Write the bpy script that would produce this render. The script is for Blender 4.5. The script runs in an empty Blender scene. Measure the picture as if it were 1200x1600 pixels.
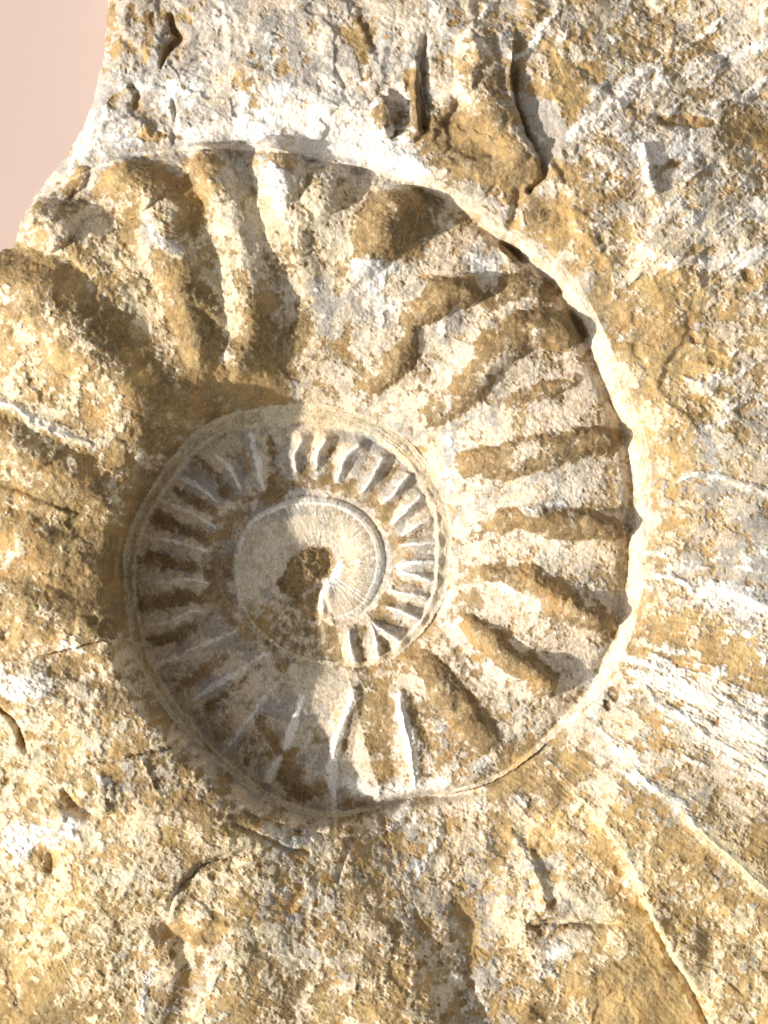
import bpy, math
import numpy as np

# ------------------------------------------------------------------ camera, world, sun, exposure
PX = 0.0002                      # one picture pixel of the 1200 x 1600 photograph = 0.2 mm on the stone
sc = bpy.context.scene
CAM_D = 1.10
cam_data = bpy.data.cameras.new("camera")
cam_data.sensor_fit = 'VERTICAL'
cam_data.sensor_height = 24.0
cam_data.lens = 24.0 * CAM_D / (1600 * PX)
cam_data.clip_start = 0.02
cam_data.clip_end = 50.0
cam = bpy.data.objects.new("camera", cam_data)
sc.collection.objects.link(cam)
cam.location = (0.0, 0.0, CAM_D)
sc.camera = cam

SUN_EL = math.radians(31.0)
SUN_AZ = math.radians(193.0)     # where the light comes from, counted from +X towards +Y
world = bpy.data.worlds.new("World")
sc.world = world
world.use_nodes = True
wn = world.node_tree.nodes
wl = world.node_tree.links
wn.clear()
sky = wn.new('ShaderNodeTexSky')
sky.sky_type = 'NISHITA'
sky.sun_disc = False
sky.sun_elevation = SUN_EL
sky.sun_rotation = math.pi / 2 - SUN_AZ
sky.dust_density = 3.0
sky.ozone_density = 0.6
bg = wn.new('ShaderNodeBackground')
bg.inputs['Strength'].default_value = 0.114
wo = wn.new('ShaderNodeOutputWorld')
hs = wn.new('ShaderNodeHueSaturation')          # pale, hazy sky
hs.inputs['Saturation'].default_value = 0.05
wl.new(sky.outputs['Color'], hs.inputs['Color'])
wl.new(hs.outputs['Color'], bg.inputs['Color'])
wl.new(bg.outputs['Background'], wo.inputs['Surface'])

sun_data = bpy.data.lights.new("sun", 'SUN')
sun_data.energy = 4.7
sun_data.angle = math.radians(1.2)
sun_data.color = (1.0, 0.955, 0.885)
sun = bpy.data.objects.new("sun", sun_data)
sc.collection.objects.link(sun)
from mathutils import Vector
sdir = Vector((math.cos(SUN_EL) * math.cos(SUN_AZ), math.cos(SUN_EL) * math.sin(SUN_AZ), math.sin(SUN_EL)))
sun.rotation_euler = sdir.to_track_quat('Z', 'Y').to_euler()
sun.location = sdir * 3

sc.view_settings.view_transform = 'Standard'
sc.view_settings.look = 'None'
sc.view_settings.exposure = 0.46
sc.view_settings.gamma = 1.0
sc.view_settings.use_curve_mapping = False

# ------------------------------------------------------------------ numeric helpers (all lengths in picture pixels)
rng = np.random.default_rng(7)
F4 = np.float32
X0, X1, Y0, Y1, DX = -235.0, 1430.0, -230.0, 1830.0, 1.75
xs = np.arange(X0, X1, DX, dtype=F4)
ys = np.arange(Y0, Y1, DX, dtype=F4)
NX, NY = len(xs), len(ys)
X, Y = np.meshgrid(xs, ys)

PERM = rng.permutation(4096).astype(np.int32)
PERM = np.concatenate([PERM, PERM, PERM[:64]])
GA = rng.random(4096).astype(F4) * 2 * np.pi
GX, GY = np.cos(GA).astype(F4), np.sin(GA).astype(F4)


def perlin(x, y, seed=0):
    xi = np.floor(x).astype(np.int32)
    yi = np.floor(y).astype(np.int32)
    fx = (x - xi).astype(F4)
    fy = (y - yi).astype(F4)
    u = fx * fx * fx * (fx * (fx * 6 - 15) + 10)
    v = fy * fy * fy * (fy * (fy * 6 - 15) + 10)

    def g(ix, iy, dx, dy):
        h = PERM[(PERM[(ix + seed * 57) & 4095] + iy + seed * 131) & 4095]
        return GX[h] * dx + GY[h] * dy
    a = g(xi, yi, fx, fy)
    b = g(xi + 1, yi, fx - 1, fy)
    c = g(xi, yi + 1, fx, fy - 1)
    d = g(xi + 1, yi + 1, fx - 1, fy - 1)
    ab = a + u * (b - a)
    cd = c + u * (d - c)
    return (ab + v * (cd - ab)) * F4(1.5)


def fbm(x, y, lam, octv=4, pers=0.55, seed=0):
    out = np.zeros_like(x, dtype=F4)
    amp, tot = 1.0, 0.0
    f = 1.0 / lam
    for k in range(octv):
        out += F4(amp) * perlin(x * F4(f) + F4(17.3 * k), y * F4(f) - F4(9.7 * k), seed + k * 3)
        tot += amp * amp
        amp *= pers
        f *= 2.03
    return out / F4(math.sqrt(tot))


def ridged(x, y, lam, octv=3, pers=0.5, seed=0):
    out = np.zeros_like(x, dtype=F4)
    amp, tot = 1.0, 0.0
    f = 1.0 / lam
    for k in range(octv):
        out += F4(amp) * (1 - np.abs(perlin(x * F4(f), y * F4(f), seed + 5 * k)) * 2)
        tot += amp
        amp *= pers
        f *= 2.1
    return out / F4(tot)


def facets(x, y, cell, seed, tilt=1.0):
    """broken stone: every voronoi cell is its own tilted plane"""
    gx = np.floor(x / cell).astype(np.int32)
    gy = np.floor(y / cell).astype(np.int32)
    best = np.full(x.shape, 1e9, F4)
    out = np.zeros(x.shape, F4)
    r = np.random.default_rng(seed)
    T = r.random((5, 4096)).astype(F4)
    for j in (-1, 0, 1):
        for i in (-1, 0, 1):
            cx, cy = gx + i, gy + j
            h = PERM[(PERM[(cx + seed) & 4095] + cy) & 4095]
            px = (cx + T[0][h]) * cell
            py = (cy + T[1][h]) * cell
            d = (x - px) ** 2 + (y - py) ** 2
            m = d < best
            best = np.where(m, d, best)
            hh = (T[2][h] - 0.5) * 0.6 * cell + ((T[3][h] - 0.5) * (x - px) + (T[4][h] - 0.5) * (y - py)) * F4(1.2)
            out = np.where(m, hh, out)
    return out * F4(tilt / cell)


def terraces(n, k, edge=0.12):
    """flaked layers: a smooth field cut into flat ledges with short broken risers"""
    v = n * k
    b = np.floor(v)
    f = v - b
    t = np.clip((f - (1 - edge)) / edge, 0, 1)
    return ((b + t * t * (3 - 2 * t)) / k).astype(F4)


def spots(x, y, cell, seed, rmin, rmax, dens):
    """scattered round stains, 1 inside; dens is the share of cells that carry one"""
    gx = np.floor(x / cell).astype(np.int32)
    gy = np.floor(y / cell).astype(np.int32)
    T = np.random.default_rng(seed).random((4, 4096)).astype(F4)
    out = np.zeros(x.shape, F4)
    for j in (-1, 0, 1):
        for i in (-1, 0, 1):
            cx, cy = gx + i, gy + j
            h = PERM[(PERM[(cx + seed) & 4095] + cy) & 4095]
            d = np.hypot(x - (cx + T[0][h]) * cell, y - (cy + T[1][h]) * cell)
            r = rmin + (rmax - rmin) * T[2][h] ** 2
            out = np.maximum(out, np.where(T[3][h] < dens, 1 - np.clip((d - r * 0.6) / (r * 0.6), 0, 1), 0))
    return out


def sstep(a, b, v):
    t = np.clip((v - a) / (b - a), 0, 1)
    return t * t * (3 - 2 * t)


def blur(A, sig):
    """separable gaussian, sig in pixels of the photograph"""
    s = sig / DX
    n = int(3 * s) + 1
    k = np.exp(-0.5 * (np.arange(-n, n + 1) / s) ** 2)
    k = (k / k.sum()).astype(F4)
    out = np.pad(A, ((n, n), (0, 0)), mode='edge')
    acc = np.zeros_like(A)
    for i, w in enumerate(k):
        acc += w * out[i:i + A.shape[0]]
    out = np.pad(acc, ((0, 0), (n, n)), mode='edge')
    acc2 = np.zeros_like(A)
    for i, w in enumerate(k):
        acc2 += w * out[:, i:i + A.shape[1]]
    return acc2


# everything traced by hand is looked up through a small warp so that no edge is ruler-clean
WXF = X + 5.0 * fbm(X, Y, 60, 3, 0.55, 11) + 1.6 * fbm(X, Y, 13, 2, 0.6, 21)
WYF = Y + 5.0 * fbm(X, Y, 60, 3, 0.55, 31) + 1.6 * fbm(X, Y, 13, 2, 0.6, 41)


def smooth_line(pts, n=5):
    p = np.array(pts, float)
    if len(p) < 3:
        return p
    q = np.vstack([2 * p[0] - p[1], p, 2 * p[-1] - p[-2]])
    out = []
    for i in range(1, len(q) - 2):
        for t in np.linspace(0, 1, n, endpoint=False):
            a, b, c, d = q[i - 1], q[i], q[i + 1], q[i + 2]
            out.append(0.5 * ((2 * b) + (c - a) * t + (2 * a - 5 * b + 4 * c - d) * t * t + (3 * b - a - 3 * c + d) * t ** 3))
    out.append(p[-1])
    return np.array(out)


def line_field(pts, margin, curved=True, warp=1.0):
    """distance d, position t (0..1), side (+ left of travel as seen) in a window around a line"""
    p = smooth_line(pts) if curved else np.array(pts, float)
    i0 = max(0, int((p[:, 0].min() - margin - X0) / DX)); i1 = min(NX, int((p[:, 0].max() + margin - X0) / DX) + 2)
    j0 = max(0, int((p[:, 1].min() - margin - Y0) / DX)); j1 = min(NY, int((p[:, 1].max() + margin - Y0) / DX) + 2)
    sl = (slice(j0, j1), slice(i0, i1))
    x = X[sl] + (WXF[sl] - X[sl]) * F4(warp)
    y = Y[sl] + (WYF[sl] - Y[sl]) * F4(warp)
    L = np.concatenate([[0], np.cumsum(np.hypot(*np.diff(p, axis=0).T))])
    tot = max(L[-1], 1e-6)
    best = np.full(x.shape, 1e12, F4)
    T = np.zeros(x.shape, F4)
    SD = np.zeros(x.shape, F4)
    for k in range(len(p) - 1):
        ax, ay = p[k]; bx, by = p[k + 1]
        dx, dy = bx - ax, by - ay
        l2 = dx * dx + dy * dy + 1e-9
        t = np.clip(((x - ax) * dx + (y - ay) * dy) / l2, 0, 1)
        d = (x - ax - t * dx) ** 2 + (y - ay - t * dy) ** 2
        m = d < best
        best = np.where(m, d, best)
        T = np.where(m, (L[k] + t * math.sqrt(l2)) / tot, T)
        SD = np.where(m, np.sign((x - ax) * dy - (y - ay) * dx), SD)
    return sl, np.sqrt(best), T, SD


def tab(v, T):
    if np.isscalar(v):
        return F4(v)
    return np.interp(T, np.linspace(0, 1, len(v)), v).astype(F4)


def stroke(A, pts, w, a, prof='round', curved=True, warp=1.0):
    mx = w if np.isscalar(w) else max(w)
    sl, d, T, SD = line_field(pts, mx * (3.2 if prof in ('gauss', 'step') else 1.3) + 12, curved, warp)
    W_ = tab(w, T); Am = tab(a, T)
    if prof == 'round':
        h = np.sqrt(np.clip(1 - (d / W_) ** 2, 0, 1))
    elif prof == 'dome':
        h = np.clip(1 - (d / W_) ** 2, 0, 1) ** 1.3
    elif prof == 'ridge':
        h = np.clip(1 - d / W_, 0, 1) ** 1.12
    elif prof == 'gauss':
        h = np.exp(-(d / W_) ** 2)
    elif prof == 'flat':
        h = 1 - sstep(0.75, 1.15, d / W_)
    elif prof == 'step':                      # high on the left of the direction of travel, cliff at the line
        end = np.clip(np.minimum(T, 1 - T) * 6, 0, 1)
        h = np.where(SD > 0, np.exp(-d / W_), 0) * end
    A[sl] += (Am * h).astype(F4)


def poly_field(pts, soft=6.0, warp=1.0):
    p = np.array(pts, float)
    sl, d, T, SD = line_field(np.vstack([p, p[:1]]), 40, False, warp)
    x = X[sl] + (WXF[sl] - X[sl]) * F4(warp); y = Y[sl] + (WYF[sl] - Y[sl]) * F4(warp)
    ins = np.zeros(x.shape, bool)
    n = len(p)
    for k in range(n):
        ax, ay = p[k]; bx, by = p[(k + 1) % n]
        if ay == by:
            continue
        c = ((ay > y) != (by > y)) & (x < (bx - ax) * (y - ay) / (by - ay) + ax)
        ins ^= c
    sd = np.where(ins, d, -d)
    return sl, sd


def patch(A, pts, amt, soft=8.0):
    sl, sd = poly_field(pts)
    A[sl] += F4(amt) * sstep(-soft, soft, sd)


# ------------------------------------------------------------------ the spiral seam, traced from the centre outwards
CX, CY = 497.0, 885.0
SEAM = [(520, 972), (560, 958), (588, 925), (600, 880), (593, 838), (570, 805), (540, 786), (500, 777), (460, 779),
        (420, 792), (387, 812), (368, 848), (361, 885), (364, 915), (372, 945), (392, 982), (420, 1005), (455, 1028),
        (509, 1039), (561, 1043), (598, 1038), (624, 1025), (653, 998), (679, 967), (696, 930), (705, 876), (705, 837),
        (699, 787), (683, 750), (667, 721), (641, 692), (614, 669), (577, 650), (543, 640), (498, 630), (450, 632),
        (402, 638), (344, 650), (305, 672), (271, 708), (242, 750), (218, 788), (199, 832), (189, 871), (189, 914),
        (195, 967), (207, 1016), (226, 1064), (247, 1098), (272, 1132), (312, 1170), (347, 1202), (388, 1238),
        (430, 1261), (473, 1277), (530, 1281), (585, 1268), (640, 1252), (713, 1241), (765, 1228), (800, 1207),
        (847, 1167), (880, 1143), (913, 1103), (943, 1077), (960, 1050), (980, 1003), (993, 967), (1003, 917),
        (1008, 860), (1012, 817), (1017, 767), (1014, 710), (997, 650), (970, 590), (947, 533), (930, 493), (907, 450),
        (893, 430), (850, 390), (797, 358), (753, 327), (683, 283), (630, 262), (573, 248), (500, 238), (420, 228),
        (320, 228), (230, 236), (140, 262), (60, 308), (0, 360), (-90, 470), (-170, 600), (-230, 760), (-260, 900),
        (-270, 1100), (-240, 1300), (-150, 1550), (30, 1760)]
sp = np.array(SEAM, float)
sphi = np.unwrap(np.arctan2(-(sp[:, 1] - CY), sp[:, 0] - CX))
slr = np.log(np.hypot(sp[:, 0] - CX, sp[:, 1] - CY))
PHI0 = float(sphi[0])
fine_phi = np.linspace(PHI0, sphi[-1] + 4.0, 1600)
fine_lr = np.interp(fine_phi, sphi, slr)
ext = fine_phi > sphi[-1]
fine_lr[ext] = slr[-1] + (fine_phi[ext] - sphi[-1]) * 0.12
kk = np.exp(-0.5 * (np.arange(-12, 13) / 4.5) ** 2); kk /= kk.sum()
fine_lr = np.convolve(np.pad(fine_lr, 12, mode='edge'), kk, mode='valid')


def seam_r(phi):
    return np.exp(np.interp(phi, fine_phi, fine_lr)).astype(F4)


SX = X + (WXF - X) * F4(0.35)
SY = Y + (WYF - Y) * F4(0.35)
R = np.hypot(SX - CX, SY - CY).astype(F4)
TH = np.arctan2(-(SY - CY), SX - CX)
TH = (PHI0 + np.mod(TH - PHI0, 2 * np.pi)).astype(F4)
SR = [seam_r(TH + F4(2 * np.pi * n)) for n in range(3)]
NIN = (R >= SR[0]).astype(np.int8) + (R >= SR[1]) + (R >= SR[2])
PSI = TH + F4(2 * np.pi) * (NIN.astype(F4) - 1)
RI = np.choose(NIN, [np.zeros_like(R), SR[0], SR[1], SR[2]])
RO = np.choose(NIN, [SR[0], SR[1], SR[2], np.maximum(SR[2] + 420, 900).astype(F4)])
U = np.clip((R - RI) / np.maximum(RO - RI, 1), 0, 1)
DIN = R - RI                     # distance outwards from the inner seam of this whorl
DOUT = RO - R                    # distance to the next seam
PI = math.pi


def ptab(table, phi):
    a = np.array(table, float)
    return np.interp(phi, a[:, 0], a[:, 1]).astype(F4)


ZS = [(-1.3, -66), (0, -66), (PI, -72), (4.9, -64), (2 * PI, -56), (2.5 * PI, -42), (2.8 * PI, -60), (3 * PI, -82),
      (10.2, -80), (11.0, -62), (11.5, -44), (12.0, -24), (4 * PI, -6), (4.3 * PI, 8), (4.5 * PI, 2), (15.0, -12), (5 * PI, -48), (16.5, -20), (18, -20)]
BU = [(-1.3, 14), (0, 16), (PI, 24), (4.9, 36), (2 * PI, 44), (2.4 * PI, 58), (2.6 * PI, 74), (2.75 * PI, 80), (3 * PI, 46),
      (9.9, 40), (10.3, 38), (10.7, 38), (11.05, 34), (11.3, 26), (11.7, 22), (4 * PI, 46), (4.3 * PI, 40), (4.5 * PI, 18), (15, 10), (17, 10)]
SK = [(-1.3, 0.8), (PI, 0.8), (2 * PI, 0.72), (2.5 * PI, 0.70), (3 * PI, 0.52), (10.5, 0.52), (11.2, 0.7), (4 * PI, 0.8), (17, 0.8)]

zin = ptab(ZS, PSI); zout = ptab(ZS, PSI + 2 * PI)
zout = np.where(NIN >= 3, F4(-40.0), zout)
bul = ptab(BU, PSI); skw = ptab(SK, PSI)
H = zin + (zout - zin) * U ** 1.2 + bul * np.clip(np.sin(np.pi * np.power(np.clip(U, 1e-4, 1), skw)), 0, 1) ** 0.9
wall = ptab([(2.6 * PI, 0), (2.68 * PI, 40), (2.8 * PI, 118), (2.9 * PI, 160), (3 * PI, 178), (9.8, 182), (10.2, 172), (10.6, 140), (10.9, 100), (11.1, 66), (11.3, 16), (11.45, 0)], PSI)
wallw = ptab([(2.6 * PI, 40), (2.75 * PI, 22), (2.9 * PI, 10), (3 * PI, 7), (11.4, 6)], PSI) * np.clip(1 + 0.9 * fbm(X, Y, 46, 4, 0.6, 421), 0.35, 2.2)
H += np.where(NIN >= 2, wall * (1 - np.exp(-(np.clip(DIN, 0, 999) / wallw) ** 1.4)) * (1 - 0.85 * U ** 1.3), 0)
# innermost whorl: smooth, gently domed band rising to its rim, comma-shaped pit in the middle
H0 = -80 + 20 * sstep(0, 1, R / np.maximum(SR[0], 1)) + 8 * np.sin(np.pi * np.clip(R / np.maximum(SR[0], 1), 0, 1)) 
H = np.where(NIN == 0, H0, H).astype(F4)
H = blur(H, 3.0)

# ------------------------------------------------------------------ colour control fields (share of each mineral crust)
GXS = [60, 200, 340, 480, 620, 760, 900, 1040, 1160]
GYS = [60, 200, 340, 480, 620, 760, 900, 1040, 1180, 1320, 1460, 1580]


def digits(rows):
    A = np.array([[int(c) for c in r] for r in rows], float)
    B = np.array([np.interp(xs, GXS, r) for r in A])
    Cc = np.empty((NY, NX), F4)
    idx = np.clip(np.interp(ys, GYS, np.arange(len(GYS))), 0, len(GYS) - 1)
    j = np.minimum(idx.astype(int), len(GYS) - 2)
    f = (idx - j)[:, None]
    f = f * f * (3 - 2 * f)
    Cc[:] = B[j] * (1 - f) + B[j + 1] * f
    return (Cc / 10).astype(F4)


OC = digits(["342335554", "334246545", "443345744", "544444575", "567433376", "675543364", "776434454", "565554365",
             "455545465", "445554556", "545544464", "655664655"])
BR = digits(["455555444", "445576556", "555565544", "556666534", "556676534", "777766533", "778866533", "567766643",
             "457766544", "445544334", "445554333", "555655433"])
CH = digits(["236445454", "574664463", "243544455", "323343334", "321343435", "213653534", "213554545", "523454566",
             "333564445", "433354433", "223334322", "232334322"])
GR = digits(["676655544", "666565645", "543325443", "223545444", "111455434", "225655445", "225653455", "325343355",
             "336443344", "233464443", "234444432", "244334432"])
WM = digits(["211112333", "111113323", "366543434", "576443354", "665433354", "663332354", "663222343", "563322342",
             "764333444", "766545677", "886655688", "886665678"])
GL = np.zeros_like(X)            # smooth shell (1) or weathered stone (0)

PART = np.zeros(X.shape, np.int16)          # which part every spot of the surface belongs to
PARTS = {}                                  # id -> (name, parent id or 0, label)


def new_part(name, parent=0, label=None):
    k = len(PARTS) + 1
    PARTS[k] = (name, parent, label)
    return k


P_MATRIX = new_part('rock_matrix', 0, 'grey white broken stone above the coil')
P_OUTER = new_part('outer_whorl', 0, 'smooth tan outer whorl with white radial streaks')
P_MIDDLE = new_part('middle_whorl', 0, 'cream whorl crossed by broad brown ribs')
P_BODY = new_part('weathered_whorl', 0, 'rough yellow and brown weathered whorl')
P_INNER = new_part('inner_whorl', 0, 'small inner whorl with thin sharp white ribs')
P_CORE = new_part('innermost_whorl', 0, 'smooth white innermost whorl with fine growth lines')
P_PIT = new_part('central_pit', 0, 'brown stone filling the middle of the spiral')
P_RIM = new_part('seam_rim', 0, 'cream fibrous shell edge along the spiral seam')

PART[:] = P_OUTER
PART[NIN == 2] = P_MIDDLE
PART[(NIN == 2) & (PSI > 9.75)] = P_BODY
PART[(NIN == 3) & (PSI < 11.9)] = P_BODY
PART[(NIN == 3) & (PSI > 13.35)] = P_MATRIX
PART[(NIN == 3) & (PSI > 15.55)] = P_BODY
PART[NIN == 1] = P_INNER
PART[(NIN == 1) & (PSI > 4.55)] = P_MIDDLE
PART[NIN == 0] = P_CORE


def own(pts, w, k, curved=True):
    mx = w if np.isscalar(w) else max(w)
    sl, d, T, SD = line_field(pts, mx * 1.2 + 8, curved)
    m = d < tab(w, T)
    PART[sl][m] = k


# ------------------------------------------------------------------ rim of shell along the seam
# band on the inner side of each seam: position across the band, 0 at the seam
RIMW = [(-1.3, 6), (0, 13), (2, 12), (PI, 9), (4.9, 7), (5.6, 16), (2 * PI, 26), (7.2, 30), (2.5 * PI, 34), (8.6, 26), (3 * PI, 20),
        (10.2, 20), (11.0, 9), (11.5, 5), (11.9, 10), (12.2, 17), (4 * PI, 25), (4.1 * PI, 29), (4.25 * PI, 30),
        (13.75, 24), (14.1, 18), (14.5, 8), (15, 0), (18, 0)]
rw = ptab(RIMW, PSI + 2 * PI)
rw = np.where(NIN == 0, ptab(RIMW, TH), rw)
wob = fbm(TH * 60, DOUT * 0.02, 6, 3, 0.6, 51)
rwn = rw * (1 + 0.03 * wob + 0.07 * fbm(X, Y, 70, 2, 0.5, 57))
rim = np.where((rw > 1.5), 1 - sstep(0.72, 1.08, DOUT / np.maximum(rwn, 1)), 0).astype(F4)
RIMH = [(-1.3, 2), (0, 2.5), (PI, 3), (4.9, 8), (5.6, 10), (2 * PI, 12), (2.5 * PI, 12), (3 * PI, 10), (10.2, 12), (11.2, 5), (11.6, 5),
        (12.2, 13), (4 * PI, 24), (4.4 * PI, 24), (14.5, 6), (15, 0), (18, 0)]
rh = np.where(NIN == 0, ptab(RIMH, TH), ptab(RIMH, PSI + 2 * PI))
H += rim * rh * (1.0 - 0.3 * np.clip(DOUT / np.maximum(rw, 1), 0, 1))
H += np.where(NIN >= 1, ptab(RIMH, PSI) * np.exp(-np.clip(DIN, 0, 999) / np.where(NIN == 3, 90, 34)) * np.where(NIN == 1, 0.5, 1.0), 0)
moat = ptab([(11.7, 0), (12.0, 6), (4 * PI, 13), (4.3 * PI, 14), (13.7, 10), (13.95, 2), (14.2, 0)], PSI + 2 * PI)
H -= np.where(NIN == 2, moat * np.exp(-((DOUT - rw) / 13) ** 2), 0)
# fibres that run along the seam
arc = (PSI + 2 * PI) * RO
fib = fbm(arc / 90, DOUT / 3.2, 1.0, 3, 0.6, 61)
H += rim * fib * 0.9
# thin dark groove just outside each seam
gro = np.exp(-(np.where(NIN > 0, DIN, 99) / 5.0) ** 2) * ptab([(-1.3, 0), (0, 0.5), (PI, 0.5), (2 * PI, 4), (2.5 * PI, 2), (2.8 * PI, 0), (3 * PI, 0), (10.9, 0), (11.3, 6), (11.9, 6), (12.1, 0), (4 * PI, 0), (14.4, 0), (15, 0), (18, 0)], PSI) * (0.6 + 0.8 * fbm(X, Y, 40, 2, 0.5, 55))
H -= gro.astype(F4)
PART[(rim > 0.5) & (NIN >= 1)] = P_RIM
OC -= rim * 0.30
CH += rim * np.where(PSI + 2 * PI > 11.8, 0.07, np.where(NIN == 0, 0.45, -0.05))
GR -= rim * 0.25
WM += rim * np.where(PSI + 2 * PI > 11.8, 0.0, 0.25)
OC += ((fib * 0.26 + 0.08) * rim * (NIN < 2) + fib * 0.2 * rim * (NIN >= 2)).astype(F4)
BR -= rim * 0.3
OC += np.clip(gro / 8, 0, 1) * 0.35
OC -= (NIN == 1) * 0.17
GR += (NIN == 1) * 0.02

# ------------------------------------------------------------------ ribs of the middle whorl (broad, brown)
HR = np.zeros_like(X)            # height the ribs add; the shell rim lies over their outer ends


def rib(pts, w, a, parent, name='rib', prof='round', stain=0.46, sw=0.95, sharp=False, label=None):
    if prof == 'round' and stain:                     # the blunt outer end stops short of the rim
        v = np.array(pts[-1], float) - np.array(pts[-2], float)
        pts = pts[:-1] + [tuple(np.array(pts[-1], float) - v / np.hypot(*v) * 12)]
    up = 1.0 if prof == 'round' else 0.68
    nar, wid, sp_ = (0.85, 0.42, 1.75) if prof == 'round' else (0.62, 0.68, 1.6)
    stroke(HR, pts, w, [q * nar * up for q in a], 'dome', warp=1.0)
    stroke(HR, pts, [q * sp_ for q in w], [q * wid * up for q in a], 'dome', warp=1.5)
    e0, e1 = np.array(pts[-2], float), np.array(pts[-1], float)
    el = e0 + (e1 - e0) * max(0.0, 1 - 30 / np.hypot(*(e1 - e0)))
    if prof == 'round':
        stroke(HR, [tuple(el), pts[-1]], w[-1] * 1.0, a[-1] * 0.5, 'round')
    if prof == 'boss':
        stroke(HR, [pts[0], tuple(np.array(pts[0]) * 0.6 + np.array(pts[1]) * 0.4)], w[0] * 1.02, a[0] * 0.6, 'round')
        stroke(OC, [pts[0], pts[0]], w[0] * 0.9, 0.12, 'flat')
    if stain:
        wl_ = [q * sw for q in w] if not np.isscalar(w) else w * sw
        st = [stain * q for q in rng.uniform(0.75, 1.15, 5)]
        stroke(OC, pts, wl_, st, 'flat', warp=2.0)
        stroke(CH, pts, wl_, -stain * 0.4, 'flat', warp=2.0)
        stroke(BR, pts, wl_, stain * 0.7, 'flat', warp=2.0)
        stroke(GR, pts, wl_, -stain * 0.3, 'flat')
    own(pts, [q * 0.95 for q in w] if not np.isscalar(w) else w * 0.95, new_part(name, parent, label))


M = P_MIDDLE
rib([(587, 1092), (592, 1140), (598, 1190), (604, 1240)], [20, 34, 44, 46], [4, 9, 10, 4], M, prof='dome', stain=0.0)
rib([(668, 1035), (690, 1075), (728, 1120), (765, 1168)], [20, 28, 32, 26], [10, 18, 18, 8], M)
rib([(733, 975), (775, 1012), (822, 1048), (862, 1076)], [18, 26, 29, 20], [12, 22, 24, 20], M)
rib([(770, 900), (820, 905), (870, 938), (942, 968)], [18, 25, 29, 22], [10, 20, 26, 24], M)
rib([(792, 812), (850, 812), (910, 822), (968, 824)], [18, 26, 27, 20], [10, 20, 24, 22], M)
rib([(728, 728), (800, 718), (890, 695), (962, 686)], [24, 31, 30, 21], [10, 20, 26, 20], M)
rib([(800, 632), (850, 612), (905, 588)], [14, 18, 12], [4, 8, 5], M, stain=0.3)
rib([(672, 652), (730, 612), (772, 552), (830, 516), (896, 518)], [20, 32, 33, 34, 32], [10, 20, 25, 27, 24], M)
rib([(588, 604), (622, 566), (648, 512)], [16, 25, 16], [8, 18, 8], M)
rib([(655, 492), (700, 462), (738, 452)], [26, 35, 26], [14, 26, 28], M)
rib([(762, 470), (812, 448), (848, 452)], [18, 28, 22], [6, 14, 10], M, stain=0.3)
rib([(790, 392), (806, 408)], [14, 13], [8, 14], M)
rib([(545, 440), (575, 400), (605, 352), (628, 318)], [18, 36, 46, 38], [8, 24, 36, 34], M, stain=0.3)
rib([(505, 285), (512, 335), (515, 390)], [36, 36, 22], [24, 20, 6], M, prof='boss', stain=0.0)
rib([(432, 258), (446, 320), (460, 390), (482, 445)], [40, 43, 37, 24], [40, 38, 26, 10], M, prof='boss', stain=0.0)
rib([(328, 260), (360, 330), (384, 420), (394, 500), (380, 566)], [34, 40, 42, 42, 30], [40, 42, 46, 50, 30], M, prof='boss', stain=0.0)
rib([(196, 288), (248, 318), (266, 380), (300, 460), (318, 555)], [40, 62, 56, 46, 30], [34, 54, 54, 50, 26], M, prof='boss', stain=0.12)
rib([(64, 348), (120, 372), (190, 430), (245, 505)], [40, 46, 42, 30], [44, 34, 22, 8], M, prof='boss', stain=0.0)
rib([(-20, 440), (62, 470), (135, 530), (198, 600), (222, 650)], [64, 78, 68, 48, 30], [70, 80, 56, 18, 4], M, prof='dome', stain=0.05)
rib([(-30, 668), (40, 712), (110, 745), (160, 775)], [38, 48, 44, 26], [44, 54, 38, 8], M, prof='dome', stain=0.05)
rib([(-40, 812), (40, 838), (130, 862)], [40, 40, 24], [34, 32, 8], P_BODY, prof='dome', stain=0.05)
rib([(-40, 938), (50, 948), (140, 958)], [44, 46, 28], [36, 38, 12], P_BODY, prof='dome', stain=0.0)
rib([(-40, 1075), (60, 1072), (150, 1092)], [44, 46, 30], [30, 34, 10], P_BODY, prof='dome', stain=0.0)

cover = np.where(NIN == 2, sstep(0.9, 1.9, DOUT / np.maximum(rw, 1)), 1)
cover = np.where(NIN == 3, 0, cover)
cover = np.maximum(cover, sstep(13.8, 14.1, np.where(NIN == 2, PSI + 2 * PI, PSI)) * (NIN >= 2))
H += HR * blur(cover.astype(F4), 4.0)
stroke(H, [(225, 640), (300, 612), (395, 592)], 55, 26, 'gauss')

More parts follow.
